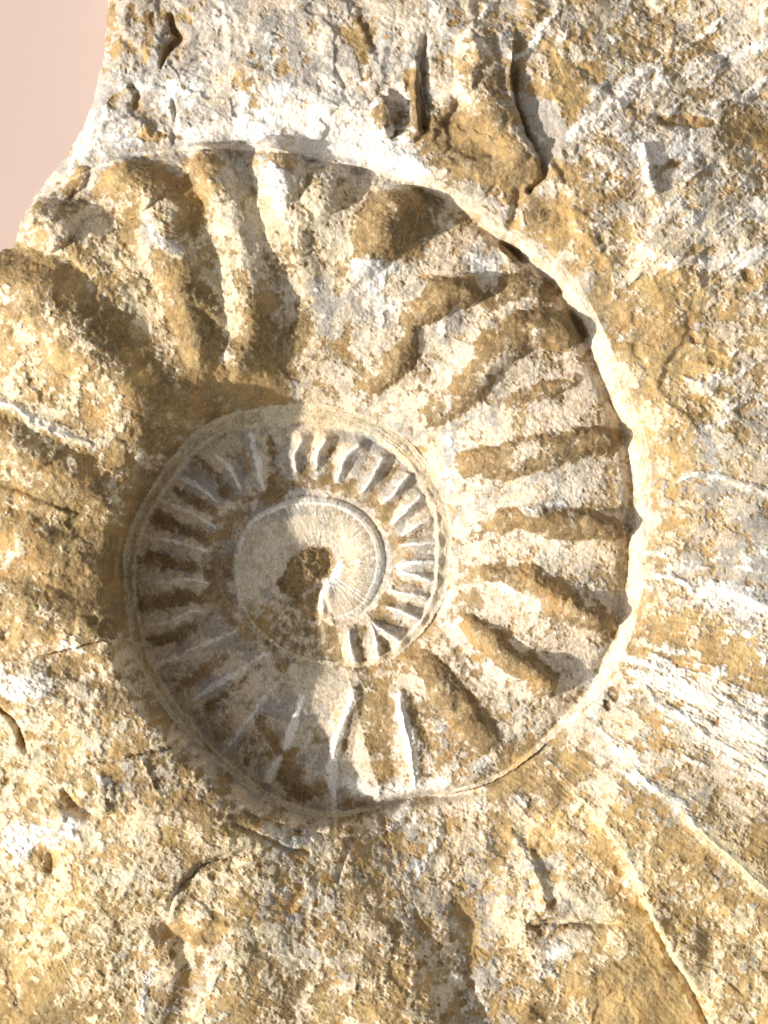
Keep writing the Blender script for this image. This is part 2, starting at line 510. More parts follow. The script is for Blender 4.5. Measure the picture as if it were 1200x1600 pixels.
# ------------------------------------------------------------------ thin sharp ribs of the inner whorl
THIN = [
    [(392, 677), (400, 715), (411, 765)], [(332, 705), (355, 730), (374, 762)], [(280, 745), (310, 762), (337, 784)],
    [(245, 780), (285, 795), (315, 815), (335, 827)], [(222, 837), (265, 845), (320, 862)],
    [(217, 905), (255, 910), (287, 905), (322, 912)], [(225, 977), (262, 972), (292, 957), (312, 955)],
    [(238, 1042), (280, 1024), (315, 1007), (365, 990)],
    [(469, 687), (459, 711), (462, 735)], [(509, 687), (497, 706), (494, 730)], [(561, 695), (540, 716), (527, 750)],
    [(598, 716), (580, 745), (564, 769)], [(636, 742), (620, 768), (601, 784)], [(658, 776), (638, 796), (614, 818)],
    [(671, 813), (650, 824), (630, 836)], [(677, 847), (650, 850), (628, 855)], [(677, 878), (650, 880), (627, 884)],
    [(674, 908), (650, 900), (627, 895)], [(666, 933), (640, 928), (614, 923)], [(650, 966), (628, 956), (604, 950)],
    [(624, 1003), (604, 990), (585, 976)], [(590, 1022), (588, 1000), (580, 980)], [(551, 1034), (546, 1012), (544, 990)]]
for i, p in enumerate(THIN):
    big = i < 8
    w = [32, 25, 13] if big else [19, 15, 9]
    a = [18, 25, 12] if big else [12, 15, 8]
    stroke(H, p, w, a, 'ridge', warp=0.5)
    stroke(CH, p, [q * 0.24 for q in w], 0.5, 'gauss', warp=0.6)
    stroke(OC, p, [q * 0.45 for q in w], -0.3, 'gauss', warp=0.8)
    own(p, [q * 0.5 for q in w], new_part('rib', P_INNER))
LONG = [
    [(298, 1097), (355, 1063), (410, 1025)], [(347, 1177), (375, 1140), (412, 1090)],
    [(417, 1223), (453, 1150), (472, 1088)], [(522, 1270), (517, 1207), (533, 1140), (553, 1083)],
    [(650, 1240), (642, 1170), (622, 1088)]]
for i, p in enumerate(LONG):
    stroke(H, p, [30, 30, 18], [13, 17, 8], 'ridge', warp=0.7)
    stroke(CH, p, [7, 8, 6], 0.50, 'gauss', warp=0.6)
    stroke(OC, p, [9, 9, 7], -0.45, 'gauss', warp=0.6)
    own(p, [9, 10, 7], new_part('rib', P_MIDDLE))
stroke(H, [(622, 1088), (642, 1170), (650, 1240)], 24, -4, 'step', warp=0.5)
for p, w_, a_ in [([(588, 1095), (594, 1150), (600, 1225)], 20, 0.36), ([(440, 1175), (465, 1240)], 24, 0.4), ([(500, 1230), (545, 1262)], 18, 0.35),
                  ([(400, 1130), (385, 1190)], 18, 0.25), ([(330, 1120), (350, 1150)], 20, 0.2), ([(500, 1100), (490, 1170)], 16, 0.15),
                  ([(640, 1110), (690, 1190)], 12, 0.2), ([(300, 1060), (270, 1080)], 14, 0.2)]:
    stroke(OC, p, w_, a_, 'gauss', warp=1.5)
    stroke(CH, p, w_, -0.15, 'gauss', warp=1.5)
# brown troughs between the thin ribs
TR = [[(380, 690), (392, 745)], [(308, 712), (350, 770)], [(275, 765), (325, 800)], [(250, 808), (320, 842)],
      [(230, 870), (300, 888)], [(235, 940), (330, 930)], [(240, 1005), (300, 985)], [(290, 1062), (350, 1030)],
      [(420, 690), (430, 760)], [(482, 700), (478, 740)], [(520, 705), (510, 750)], [(575, 715), (548, 762)],
      [(618, 735), (582, 775)], [(640, 775), (605, 800)], [(668, 828), (632, 848)], [(672, 868), (636, 870)],
      [(668, 915), (625, 908)], [(655, 945), (612, 938)], [(637, 985), (598, 966)], [(606, 1012), (570, 985)],
      [(565, 1028), (560, 990)], [(530, 1034), (522, 990)], [(400, 1040), (330, 1110)], [(390, 1110), (440, 1180)],
      [(440, 1220), (480, 1250)], [(545, 1120), (540, 1180)]]
for p in TR:
    stroke(OC, p, 10, 0.33, 'gauss')
    stroke(CH, p, 10, -0.2, 'gauss')
    stroke(BR, p, 12, 0.15, 'gauss')
stroke(OC, [(430, 770), (380, 790), (345, 840), (335, 900), (350, 960), (400, 1010), (440, 1040)], 18, 0.32, 'gauss')
stroke(OC, [(430, 762), (500, 755), (560, 775), (605, 810), (618, 860), (612, 920), (590, 965)], 15, 0.42, 'gauss')

# ------------------------------------------------------------------ innermost whorl and the pit
sl, sd = poly_field([(440, 900), (446, 880), (466, 860), (497, 850), (518, 858), (525, 880), (519, 898), (503, 912), (496, 930),
                     (494, 950), (498, 968), (486, 972), (470, 955), (455, 938), (440, 925), (430, 912)], warp=0.9)
pit = np.zeros_like(X)
pit[sl] = sstep(-5, 4, sd)
knob = np.exp(-(((X - 478) / 34) ** 2 + ((Y - 888) / 30) ** 2) ** 1.5)
H += pit * (-5 + 24 * knob)
H -= np.exp(-(((X - 512) / 16) ** 2 + ((Y - 905) / 24) ** 2)) * pit * 8
pitr = fbm(X, Y, 14, 4, 0.6, 71)
H += pit * pitr * 5
PART[(pit > 0.5)] = P_PIT
core = (NIN == 0) * (1 - pit)
low = sstep(-25, 25, (Y - 925) + (X - 440) * 0.35) * sstep(7, -5, X - 497 - np.clip(Y - 966, 0, 99) * 1.6)          # worn lower left part of the core
stri = fbm(TH * 24, R / 70, 1.0, 3, 0.7, 81)
H += core * stri * 0.9
OC -= core * (0.30 - 0.28 * low)
H += core * low * (pitr * 3 - 9 * sstep(1000, 955, Y))
CH += core * low * pitr * 0.25
OC += core * low * (0.12 + 0.3 * pitr)
H += core * (1 - low) * 7 * np.sin(np.pi * np.clip((R - 25) / np.maximum(SR[0] - 25, 1), 0, 1))
OC += pit * (0.42 + 0.25 * pitr)
CH += core * (-0.08 + 0.16 * sstep(500, 580, X) - 0.25 * low) - pit * 0.5
CH += core * stri * 0.34
OC -= core * stri * 0.2
GR += core * -0.25 - pit * 0.3
WM += core * 0.12
BR -= pit * 0.22
GL += core * 0.5
stroke(CH, [(497, 955), (505, 925), (520, 905), (527, 888)], 9, 0.5, 'gauss')
stroke(H, [(500, 960), (506, 930), (520, 905), (530, 884)], 12, 9, 'gauss')

# ------------------------------------------------------------------ stone relief by region
matrix = ((NIN == 3) & (PSI > 12.9)).astype(F4)
matrix = blur(matrix, 25)
topright = matrix * sstep(840, 1000, X)
body = blur((((NIN == 2) & (PSI > 9.6)) | ((NIN == 3) & (PSI < 11.9))).astype(F4), 30) * sstep(0, 25, np.where(NIN == 1, 0, DIN) + 0 * X)
body = body * (NIN >= 2)
outer = ((NIN == 3) & (PSI > 11.6) & (PSI < 13.4)).astype(F4)
outer = blur(outer, 30) * (NIN == 3)
mid = ((NIN == 2) & (PSI < 9.7)) * F4(1)
WX2 = X + 14 * fbm(X, Y, 45, 3, 0.6, 91)
WY2 = Y + 14 * fbm(X, Y, 45, 3, 0.6, 95)
f1 = facets(WX2, WY2, 120.0, 3)
f2 = facets(WX2, WY2, 46.0, 5)
f3 = facets(WX2, WY2, 20.0, 9)
f1 = blur(f1, 2.5); f2 = blur(f2, 1.8); f3 = blur(f3, 1.0)
big = fbm(X, Y, 150, 3, 0.5, 101)
lay = fbm(X, Y, 170, 4, 0.42, 301)
tr1 = terraces(lay + 0.1 * fbm(X, Y, 30, 3, 0.6, 305), 1.1, 0.08)
lay2 = fbm(X * 0.9 + 40, Y * 1.1, 80, 3, 0.5, 311)
tr2 = terraces(lay2 + 0.1 * fbm(X, Y, 22, 2, 0.6, 315), 1.2, 0.10)
rgh = 0.35 + 1.1 * sstep(-0.4, 0.5, fbm(X, Y, 110, 2, 0.5, 321))       # some ground is smooth, some crumbled
rg = ridged(WX2, WY2, 60, 3, 0.55, 111)
fine = fbm(X, Y, 16, 3, 0.65, 121)
vfine = fbm(X, Y, 7, 2, 0.7, 131)
f4 = blur(facets(WX2 + 37, WY2 - 91, 74.0, 13), 2.0)
H += matrix * (f1 * 15 + f4 * 9 + f2 * 2.2 * rgh + big * 10 + tr1 * 4) * (1 - 0.5 * topright)
H += body * (f1 * 4 + f4 * 3 + f2 * 1.2 * rgh + big * 9 + tr1 * 3.0)
H += outer * (big * 6 + f4 * 1.2 + f2 * 0.5)
upl = mid * sstep(520, 380, X)
H += mid * (big * 4 + f4 * 1.6 + f2 * 0.9 * rgh) + upl * (f4 * 6 + f2 * 3.5 * rgh + f3 * 1.2)
grain = 1.1 + 0.5 * body + 0.4 * matrix + 0.5 * mid - 0.3 * outer
grain *= (1 - 0.7 * core) * (1 - 0.5 * rim) * (0.5 + 0.5 * rgh)
grain *= 0.5 + 0.5 * sstep(60, 140, R)
H += grain * (fine * 0.75 + vfine * 0.55)

# broad swells that radiate below the spiral
th_b = np.arctan2(-(Y - CY), X - CX)
swell = np.cos((th_b + 1.39 + 0.05 * big) * 2 * np.pi / 0.38) * sstep(-2.5, -2.2, th_b) * sstep(-0.75, -0.95, th_b) * sstep(20, 190, DIN) * (NIN >= 2)
H += (6.5 * swell).astype(F4)
WM += (0.06 * swell).astype(F4)

# ------------------------------------------------------------------ named features: cracks, cliffs, ridges
# top left: rim of stone, split
stroke(H, [(266, 22), (268, 42), (278, 58), (264, 72), (251, 104)], [4, 6, 8, 5, 3], [-14, -22, -26, -20, -8], 'gauss', warp=0.4)
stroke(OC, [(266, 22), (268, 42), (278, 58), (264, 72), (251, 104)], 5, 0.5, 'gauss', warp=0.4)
stroke(OC, [(232, 20), (232, 60), (228, 95)], 8, 0.45, 'flat')
stroke(OC, [(172, 0), (164, 60)], 7, 0.35, 'flat')
stroke(OC, [(182, 58), (176, 78)], 9, 0.3, 'flat')
stroke(OC, [(178, 160), (205, 140), (210, 165)], 10, 0.4, 'flat')
stroke(H, [(205, 130), (212, 150), (208, 172)], 5, -9, 'gauss')
stroke(H, [(268, 158), (272, 190), (274, 225)], 4, -8, 'gauss')
stroke(OC, [(196, 206), (250, 212)], 9, 0.4, 'flat')
stroke(CH, [(215, 110), (240, 150), (290, 130)], 30, 0.35, 'gauss')
stroke(CH, [(130, 230), (180, 215)], 30, 0.35, 'gauss')
stroke(H, [(128, 270), (112, 295), (100, 305)], [13, 13, 8], [14, 14, 4], 'round')
stroke(OC, [(128, 268), (110, 298)], 10, 0.6, 'flat')
# white shelf above the ribs
stroke(CH, [(330, 200), (440, 190), (540, 220), (600, 245), (650, 265)], [28, 30, 40, 34, 22], 0.42, 'gauss')
stroke(OC, [(330, 200), (440, 190), (540, 220), (600, 245), (650, 265)], [28, 30, 40, 34, 22], -0.25, 'gauss')
stroke(H, [(420, 155), (500, 165), (580, 175)], 22, 12, 'step')
stroke(CH, [(430, 140), (500, 152), (580, 165)], 9, 0.35, 'gauss')
stroke(OC, [(370, 90), (375, 140), (390, 160)], 14, 0.35, 'flat')
stroke(OC, [(432, 65), (438, 110)], 13, 0.4, 'flat')
patch(OC, [(520, 40), (570, 30), (590, 50), (575, 75), (545, 75)], 0.45)
stroke(OC, [(560, 85), (575, 120)], 10, 0.4, 'flat')
# knob beside the crack
stroke(H, [(596, 172), (600, 200)], 17, 24, 'round')
stroke(OC, [(590, 178), (602, 212), (632, 215)], 12, 0.55, 'flat')
stroke(H, [(648, 102), (652, 140), (655, 190), (640, 215)], [7, 12, 14, 10], [14, 20, 24, 10], 'round')
stroke(OC, [(640, 120), (650, 150), (656, 190), (640, 232)], 11, 0.4, 'flat')
stroke(H, [(664, 60), (660, 110), (660, 160), (661, 200)], [5, 6, 7, 6], [-12, -20, -26, -24], 'gauss', warp=0.5)
stroke(H, [(622, 150), (630, 185), (615, 205)], 10, -16, 'gauss')
stroke(BR, [(620, 150), (650, 190), (645, 220)], 25, 0.4, 'gauss')
# brown block and the cliff beside it
patch(OC, [(655, 185), (740, 185), (800, 215), (850, 265), (828, 300), (770, 300), (700, 275), (655, 255)], 0.38, 12)
patch(CH, [(655, 185), (740, 185), (800, 215), (850, 265), (828, 300), (770, 300), (700, 275), (655, 255)], -0.3, 12)
stroke(H, [(745, 60), (745, 120), (760, 180), (800, 235)], [30, 40, 44, 30], [10, 22, 24, 14], 'dome')
stroke(H, [(850, 274), (828, 225), (806, 165), (800, 110), (806, 40)], 60, 22, 'step', warp=0.7)
stroke(H, [(806, 110), (808, 165), (830, 225), (851, 272), (826, 300)], [4, 5, 6, 6, 4], [-8, -12, -14, -22, -16], 'gauss', warp=0.6)
stroke(GR, [(780, 70), (790, 150), (820, 230)], 26, 0.25, 'gauss')  # shade of the slope facing away from the sun, painted in as grey
patch(GR, [(812, 150), (850, 155), (888, 190), (880, 230), (850, 262), (830, 215)], 0.35)
patch(OC, [(812, 150), (850, 155), (888, 190), (880, 230), (850, 262), (830, 215)], -0.4)
patch(OC, [(860, 80), (910, 110), (912, 150), (890, 195), (850, 155), (820, 140), (860, 125)], 0.35)
# bright streak and hollows to the right of it
stroke(H, [(1010, 115), (960, 160), (892, 214)], [14, 13, 8], [5, 5, 3], 'ridge', warp=2.0)
stroke(CH, [(1012, 112), (960, 160), (892, 214)], [24, 15, 8], 0.42, 'gauss', warp=2.0)
stroke(H, [(1030, 184), (1075, 190), (1115, 188)], [9, 10, 8], [-6, -9, -6], 'gauss', warp=2.0)
stroke(OC, [(1035, 186), (1110, 190)], 9, 0.5, 'flat')
stroke(H, [(1140, 190), (1230, 200)], 22, -9, 'gauss', warp=2.0)
stroke(OC, [(1140, 195), (1230, 205)], 25, 0.35, 'gauss')
stroke(H, [(1002, 235), (1008, 265), (1020, 300)], [6, 9, 6], [10, 16, 10], 'round')
patch(OC, [(880, 240), (1000, 260), (1000, 300), (930, 330), (880, 300)], 0.25, 15)
patch(OC, [(825, 320), (880, 310), (900, 370), (870, 395), (815, 365)], 0.4, 10)
stroke(CH, [(1200, 60), (1100, 95), (1040, 130)], 14, 0.3, 'gauss')
for q in [[(870, 20), (830, 70), (800, 90)], [(1000, 30), (960, 60)], [(770, 0), (738, 45)], [(1130, 30), (1060, 80)],
          [(1190, 130), (1120, 160)], [(900, 40), (880, 60)], [(940, 130), (925, 150)]]:
    stroke(CH, q, 7, 0.4, 'gauss'); stroke(H, q, 9, 2, 'ridge')
# gully between rim and block
stroke(H, [(805, 300), (800, 345), (798, 352)], 7, -12, 'gauss')
stroke(H, [(790, 378), (806, 396), (818, 408)], [6, 8, 5], [-14, -22, -14], 'gauss', warp=0.5)
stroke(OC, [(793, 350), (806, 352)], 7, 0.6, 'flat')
# radial streaks on the outer whorl
P_O = P_OUTER
RIDGES = [
    ([(955, 448), (1010, 424), (1090, 410), (1230, 398)], [7, 9, 10, 10], [3, 4, 4, 4], 0.40, 0.1),
    ([(985, 432), (1040, 395), (1110, 355), (1230, 305)], [7, 10, 12, 12], [3, 4, 4, 4], 0.3, 0.2),
    ([(1064, 592), (1086, 602), (1110, 616)], [5, 8, 5], [4, 6, 4], 0.5, 0.0),
    ([(1066, 746), (1120, 748), (1180, 768), (1230, 784)], [6, 8, 9, 8], [2, 4, 4, 3], 0.4, 0.0),
    ([(1020, 900), (1050, 900), (1078, 916)], [4, 7, 5], [4, 7, 4], 0.5, 0.0),
    ([(1076, 944), (1110, 920), (1160, 932), (1240, 972)], [6, 14, 16, 16], [2, 5, 6, 5], 0.4, 0.0),
    ([(985, 1030), (1040, 1052), (1110, 1090), (1240, 1180)], [6, 20, 26, 26], [2, 5, 6, 6], 0.34, 0.0),
    ([(998, 1070), (1040, 1104), (1100, 1140), (1240, 1230)], [5, 12, 16, 18], [2, 5, 6, 5], 0.34, 0.0),
    ([(940, 1142), (962, 1168), (1000, 1212), (1062, 1268), (1130, 1330), (1230, 1420)], [6, 10, 12, 14, 15, 15], [2, 3, 3, 3, 3, 3], 0.3, 0.45),
    ([(900, 1238), (930, 1275), (975, 1335), (1010, 1410), (1045, 1480), (1085, 1545), (1130, 1640)], [6, 12, 15, 18, 20, 20, 20], [2, 3, 3, 3, 3, 3, 3], 0.05, 0.5)]
for pts, w, a, ch, wm in RIDGES:
    stroke(H, pts, w, [q * 0.6 for q in a], 'ridge', warp=1.6)
    stroke(CH, pts, [q * 1.25 for q in w], ch * 0.62, 'gauss', warp=2.0)
    stroke(WM, pts, [q * 0.9 for q in w], wm, 'gauss')
    stroke(OC, pts, [q * 0.8 for q in w], -0.32, 'gauss')
    own(pts, [q * 0.8 for q in w], new_part('ridge', P_O))
stroke(H, [(940, 1142), (1000, 1212), (1062, 1268), (1130, 1330), (1250, 1440)], 240, 13, 'step', warp=0.6)
stroke(H, [(900, 1238), (975, 1335), (1010, 1410), (1045, 1480), (1085, 1545), (1140, 1660)], 260, 17, 'step', warp=0.6)
stroke(H, [(1010, 1420), (1040, 1482), (1078, 1545), (1130, 1650)], 5, [-3, -9, -14, -14], 'gauss', warp=0.6)
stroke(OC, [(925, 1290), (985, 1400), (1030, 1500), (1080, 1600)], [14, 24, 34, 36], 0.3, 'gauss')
stroke(GR, [(1000, 1245), (1070, 1310), (1140, 1380), (1200, 1430)], 20, 0.35, 'gauss')
stroke(OC, [(1000, 1245), (1050, 1300), (1090, 1360)], 22, 0.25, 'gauss')
# the white patch of the streaks is brushed along the radius
sm = np.exp(-(((X - 1110) * 0.53 - (Y - 1110) * 0.85) / 62) ** 2) * sstep(985, 1060, X) * (NIN == 3)
al = (X * 0.85 + Y * 0.53); ac = (X * -0.53 + Y * 0.85)
str2 = fbm(al / 48, ac / 9, 1.0, 4, 0.65, 141)
CH += (sm * (0.12 + 0.30 * str2)).astype(F4)
H += (sm * str2 * 1.0).astype(F4)
rad = fbm(PSI * 40, R / 130, 1.0, 3, 0.6, 151)
CH += (outer * rad * 0.26).astype(F4)
H += outer * rad * 1.4
# brushed look of the stone at the top right
a2 = X * 0.77 - Y * 0.64; c2 = X * 0.64 + Y * 0.77
str3 = fbm(a2 / 60, c2 / 9, 1.0, 4, 0.6, 145)
CH += (topright * str3 * 0.20).astype(F4)
OC -= (topright * str3 * 0.10).astype(F4)
H += (topright * str3 * 0.5).astype(F4)
# dark nodules on the seam
for (px_, py_, r_) in [(958, 1082, 7), (947, 1098, 6), (716, 1100, 6), (1108, 560, 9), (1082, 530, 6), (1165, 430, 9), (844, 1580, 12)]:
    stroke(BR, [(px_, py_), (px_ + 3, py_ + 5)], r_, 1.1, 'flat')
    stroke(OC, [(px_, py_), (px_ + 3, py_ + 5)], r_, 0.7, 'flat')
    stroke(H, [(px_, py_), (px_ + 3, py_ + 5)], r_, -5, 'gauss')
# lower edge of the lit whorl stands over the stone below it
stroke(H, [(572, 1262), (600, 1266), (650, 1252), (700, 1248), (745, 1240)], [6, 8, 9, 8, 5], [-12, -22, -26, -22, -10], 'gauss', warp=0.3)
stroke(H, [(560, 1240), (600, 1242), (650, 1228), (700, 1224), (745, 1208)], 20, 10, 'gauss', warp=0.3)
stroke(CH, [(540, 1225), (580, 1246), (640, 1240), (700, 1228), (760, 1200)], 12, 0.3, 'gauss')
# lower stone: folds and valleys
stroke(H, [(640, 1290), (615, 1400), (600, 1500), (600, 1640)], [40, 60, 62, 62], [2, 3, 3, 3], 'dome')
stroke(H, [(668, 1330), (672, 1450), (668, 1640)], 62, 15, 'gauss')
stroke(H, [(715, 1420), (735, 1470), (735, 1530), (725, 1620)], [14, 17, 17, 17], [-5, -9, -6, -5], 'gauss')
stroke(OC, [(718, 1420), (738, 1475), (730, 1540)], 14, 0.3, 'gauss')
stroke(GR, [(745, 1450), (752, 1520)], 14, 0.35, 'gauss')
stroke(H, [(965, 1446), (910, 1444), (830, 1450)], 40, -12, 'step')
stroke(H, [(830, 1450), (880, 1444), (920, 1448), (962, 1446)], 5, -9, 'gauss')
patch(CH, [(800, 1470), (880, 1465), (920, 1500), (900, 1540), (830, 1540)], 0.3, 15)
stroke(H, [(800, 1300), (840, 1370), (850, 1420)], 14, 8, 'ridge')
stroke(GR, [(825, 1248), (860, 1245), (880, 1260)], 26, 0.4, 'gauss')
stroke(BR, [(825, 1248), (860, 1245)], 22, 0.3, 'gauss')
stroke(GR, [(610, 1285), (640, 1300), (640, 1350)], 28, 0.35, 'gauss')
stroke(CH, [(620, 1270), (690, 1300), (640, 1380)], 22, 0.25, 'gauss')
patch(OC, [(940, 1520), (1010, 1500), (1060, 1540), (1090, 1620), (940, 1620)], 0.4, 20)
patch(OC, [(780, 1160), (880, 1150), (930, 1200), (880, 1240), (770, 1250)], 0.32, 15)
# lower left: cracks and chips
stroke(H, [(190, 1180), (240, 1172), (285, 1164), (318, 1172)], 26, -9, 'step')
stroke(H, [(150, 1182), (200, 1178), (250, 1170), (285, 1164), (325, 1178)], 3.5, -9, 'gauss', warp=0.5)
stroke(H, [(232, 1182), (245, 1210), (256, 1234)], 4, 7, 'ridge')
stroke(H, [(110, 1228), (116, 1245), (132, 1258), (155, 1264), (182, 1264)], [4, 9, 10, 7, 4], [-10, -22, -24, -16, -8], 'gauss', warp=0.5)
stroke(H, [(120, 1235), (150, 1262), (190, 1262)], 34, 14, 'step', warp=0.5)
stroke(H, [(52, 1165), (40, 1130), (8, 1090)], 30, -16, 'step', warp=0.5)
stroke(H, [(8, 1090), (36, 1128), (52, 1165)], 5, -10, 'gauss', warp=0.5)
stroke(CH, [(40, 1070), (80, 1060)], 26, 0.4, 'gauss')
stroke(CH, [(40, 1320), (90, 1295), (120, 1280)], 26, 0.5, 'gauss')
stroke(CH, [(160, 1205), (175, 1212)], 13, 0.45, 'gauss')
stroke(H, [(85, 1330), (92, 1350)], 12, -16, 'gauss')
stroke(GR, [(190, 1200), (240, 1210)], 26, 0.3, 'gauss')
stroke(H, [(390, 1330), (330, 1338), (300, 1360), (272, 1395)], 34, -13, 'step')
stroke(H, [(400, 1322), (330, 1336), (300, 1358), (275, 1395), (268, 1410)], 4, -9, 'gauss')
stroke(H, [(260, 1440), (290, 1470), (300, 1520), (290, 1570)], [14, 22, 24, 20], [-18, -26, -24, -14], 'gauss')
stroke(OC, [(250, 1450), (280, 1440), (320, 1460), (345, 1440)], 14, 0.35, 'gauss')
stroke(GR, [(265, 1450), (300, 1510), (285, 1560)], 26, 0.3, 'gauss')
stroke(CH, [(255, 1490), (225, 1560)], 14, 0.35, 'gauss')
stroke(H, [(205, 1520), (222, 1580), (226, 1620)], 22, 10, 'step')
stroke(CH, [(395, 1268), (440, 1300), (500, 1310)], 16, 0.2, 'gauss')
stroke(GR, [(440, 1310), (470, 1300)], 18, 0.35, 'gauss')
for q in [[(380, 1262), (430, 1285), (500, 1300)], [(370, 1285), (430, 1310), (480, 1330)], [(560, 1300), (540, 1330), (530, 1370)]]:
    stroke(H, q, 4, -7, 'gauss')
# white line and red seams on the left ribs
stroke(H, [(0, 632), (40, 645), (70, 668), (110, 685), (150, 702)], [4, 6, 7, 6, 4], [3, 5, 5, 4, 2], 'ridge', warp=1.5)
stroke(CH, [(0, 632), (30, 638), (60, 655), (100, 675), (150, 700)], [8, 8, 9, 7, 4], 0.6, 'gauss')
stroke(OC, [(0, 632), (30, 638), (60, 655), (100, 675), (150, 700)], 9, -0.4, 'gauss')
stroke(H, [(0, 755), (50, 768), (90, 785), (130, 800)], 5, -8, 'gauss')
stroke(BR, [(0, 755), (50, 768), (90, 785), (130, 800)], 6, 0.6, 'gauss')
stroke(OC, [(0, 755), (50, 768), (90, 785), (130, 800)], 6, 0.5, 'gauss')
stroke(CH, [(40, 690), (30, 680)], 12, 0.4, 'gauss')
stroke(H, [(60, 1020), (140, 1005), (190, 1000)], 34, 10, 'step')
stroke(CH, [(110, 1000), (140, 1012)], 8, 0.35, 'gauss')
# brown and grey of the upper ribs; shade on their flanks is painted brown too
for pts, w_, a_ in [([(285, 430), (305, 500), (318, 570)], 26, 0.45), ([(20, 415), (120, 440), (190, 520), (232, 590)], 26, 0.42),
                    ([(160, 300), (200, 275), (290, 290)], 16, 0.4), ([(215, 320), (205, 370)], 13, 0.4), ([(290, 300), (312, 350)], 20, 0.4),
                    ([(320, 260), (350, 300)], 22, 0.28), ([(405, 250), (450, 260)], 16, 0.3), ([(415, 470), (410, 540), (430, 570)], 24, 0.45),
                    ([(250, 620), (350, 590), (420, 610)], 34, 0.3), ([(150, 880), (170, 960)], 40, 0.25), ([(470, 500), (462, 545)], 14, 0.35),
                    ([(560, 400), (535, 440)], 18, 0.3), ([(585, 330), (575, 390)], 22, 0.35), ([(660, 330), (640, 385)], 26, 0.35),
                    ([(640, 500), (690, 470), (735, 455)], 22, 0.3), ([(60, 430), (20, 420)], 20, 0.3), ([(520, 540), (540, 560)], 16, 0.35)]:
    stroke(OC, pts, w_, a_, 'gauss')
    stroke(CH, pts, w_, -a_ * 0.5, 'gauss')
for pts, w_ in [([(235, 345), (245, 375), (280, 400)], 17), ([(425, 270), (440, 300)], 18), ([(440, 330), (445, 345)], 12),
                ([(560, 430), (600, 490)], 34), ([(500, 455), (520, 500)], 20), ([(700, 510), (680, 520)], 20), ([(750, 600), (765, 580), (790, 560)], 13),
                ([(805, 712), (830, 705)], 13), ([(820, 798), (870, 790)], 13), ([(790, 912), (800, 925)], 16), ([(760, 420), (740, 400)], 22),
                ([(620, 420), (560, 420)], 18), ([(700, 680), (705, 720), (700, 770)], 12)]:
    stroke(CH, pts, w_, 0.36, 'gauss')
    stroke(GR, pts, w_, 0.3, 'gauss')
    stroke(OC, pts, w_, -0.42, 'gauss')
stroke(GR, [(880, 890), (930, 900)], 22, 0.3, 'gauss')
stroke(GR, [(950, 610), (965, 640)], 18, 0.25, 'gauss')
stroke(CH, [(1120, 930), (1200, 960)], 18, 0.2, 'gauss')
OC += (NIN == 3) * np.exp(-(((X - 990) / 70) ** 2 + ((Y - 540) / 90) ** 2)) * 0.18
OC += (NIN == 3) * np.exp(-(((X - 1060) / 60) ** 2 + ((Y - 1000) / 70) ** 2)) * 0.25
OC += (NIN == 3) * np.exp(-(((X - 1170) / 50) ** 2 + ((Y - 1050) / 50) ** 2)) * 0.25

# ------------------------------------------------------------------ patchy crusts
n_o = fbm(X, Y, 42, 5, 0.72, 161)
n_o2 = fbm(X + 11, Y - 7, 13, 3, 0.7, 165)
n_c = fbm(X, Y, 50, 5, 0.7, 171)
n_g = fbm(X, Y, 60, 4, 0.65, 181)
n_b = fbm(X, Y, 70, 4, 0.6, 191)
smoothz = 1 - 0.6 * core - 0.4 * (NIN == 1)
sden = np.clip(0.20 + 0.9 * sstep(1150, 1400, Y) * sstep(-0.5, 0.6, fbm(X, Y, 90, 2, 0.5, 331)) + 0.1 * (X < 300), 0, 0.85)
sd_ = np.maximum(spots(WXF, WYF, 22.0, 41, 2.0, 8.0, sden), spots(WXF, WYF, 47.0, 43, 3.0, 15.0, sden * 0.6))
OC += sd_ * 0.42 * (NIN >= 2) * (1 - 0.6 * mid) * (1 - rim) * (1 - outer * 0.6)
BR += sd_ * 0.15
OC -= 0.05 * (1 - mid)
vl = fbm(X, Y, 190, 3, 0.55, 401); vl2 = fbm(X, Y, 170, 3, 0.55, 411)
stone = (NIN >= 2) * (1 - 0.6 * mid) * (1 - rim)
OC += 0.16 * vl * stone + 0.07 * body
GR += 0.24 * vl2 * stone
CH += (0.10 * vl2 - 0.10 * vl) * stone
OC = OC + (0.40 * n_o + 0.24 * n_o2) * smoothz
CH = CH - 0.13 - 0.05 * mid + (0.30 * n_c + 0.14 * n_o2) * smoothz - np.clip(OC - 0.5, 0, 0.3) * 0.4
GR = GR + 0.02 - 0.08 * mid - 0.05 * body + 0.42 * n_g
BR = BR + 0.35 * n_b
WM = WM * (1 - 0.12 * body) + 0.12 * big
# crust stands a little proud of the stained stone
H -= 1.5 * sstep(0.46, 0.54, OC - 0.3 * sd_) * (1 - core) * (1 - rim)
H += 1.3 * sstep(0.47, 0.56, CH) * (1 - core) * (1 - rim)

Hc = blur(H, 9.0)
bl = np.zeros_like(X)
stroke(bl, [(506, 985), (525, 1010), (536, 1040)], 22, 1.0, 'gauss')
H = (H + (Hc - H) * np.clip(bl, 0, 1)).astype(F4)
Hb = blur(H, 5.0)
wsm = np.where(NIN >= 2, np.exp(-(DIN / 9) ** 2) * ptab([(5.2, 0), (5.6, 0.6), (2 * PI, 0.7), (2.6 * PI, 0.6), (2.7 * PI, 0), (11.8, 0), (12.1, 1), (14.2, 1), (14.6, 0.4), (15, 0)], PSI), 0)
wsm = np.maximum(wsm, np.where((NIN == 2) & (PSI + 2 * PI > 11.9), np.exp(-(DOUT / 6) ** 2), 0))
H = (H + (Hb - H) * wsm).astype(F4)

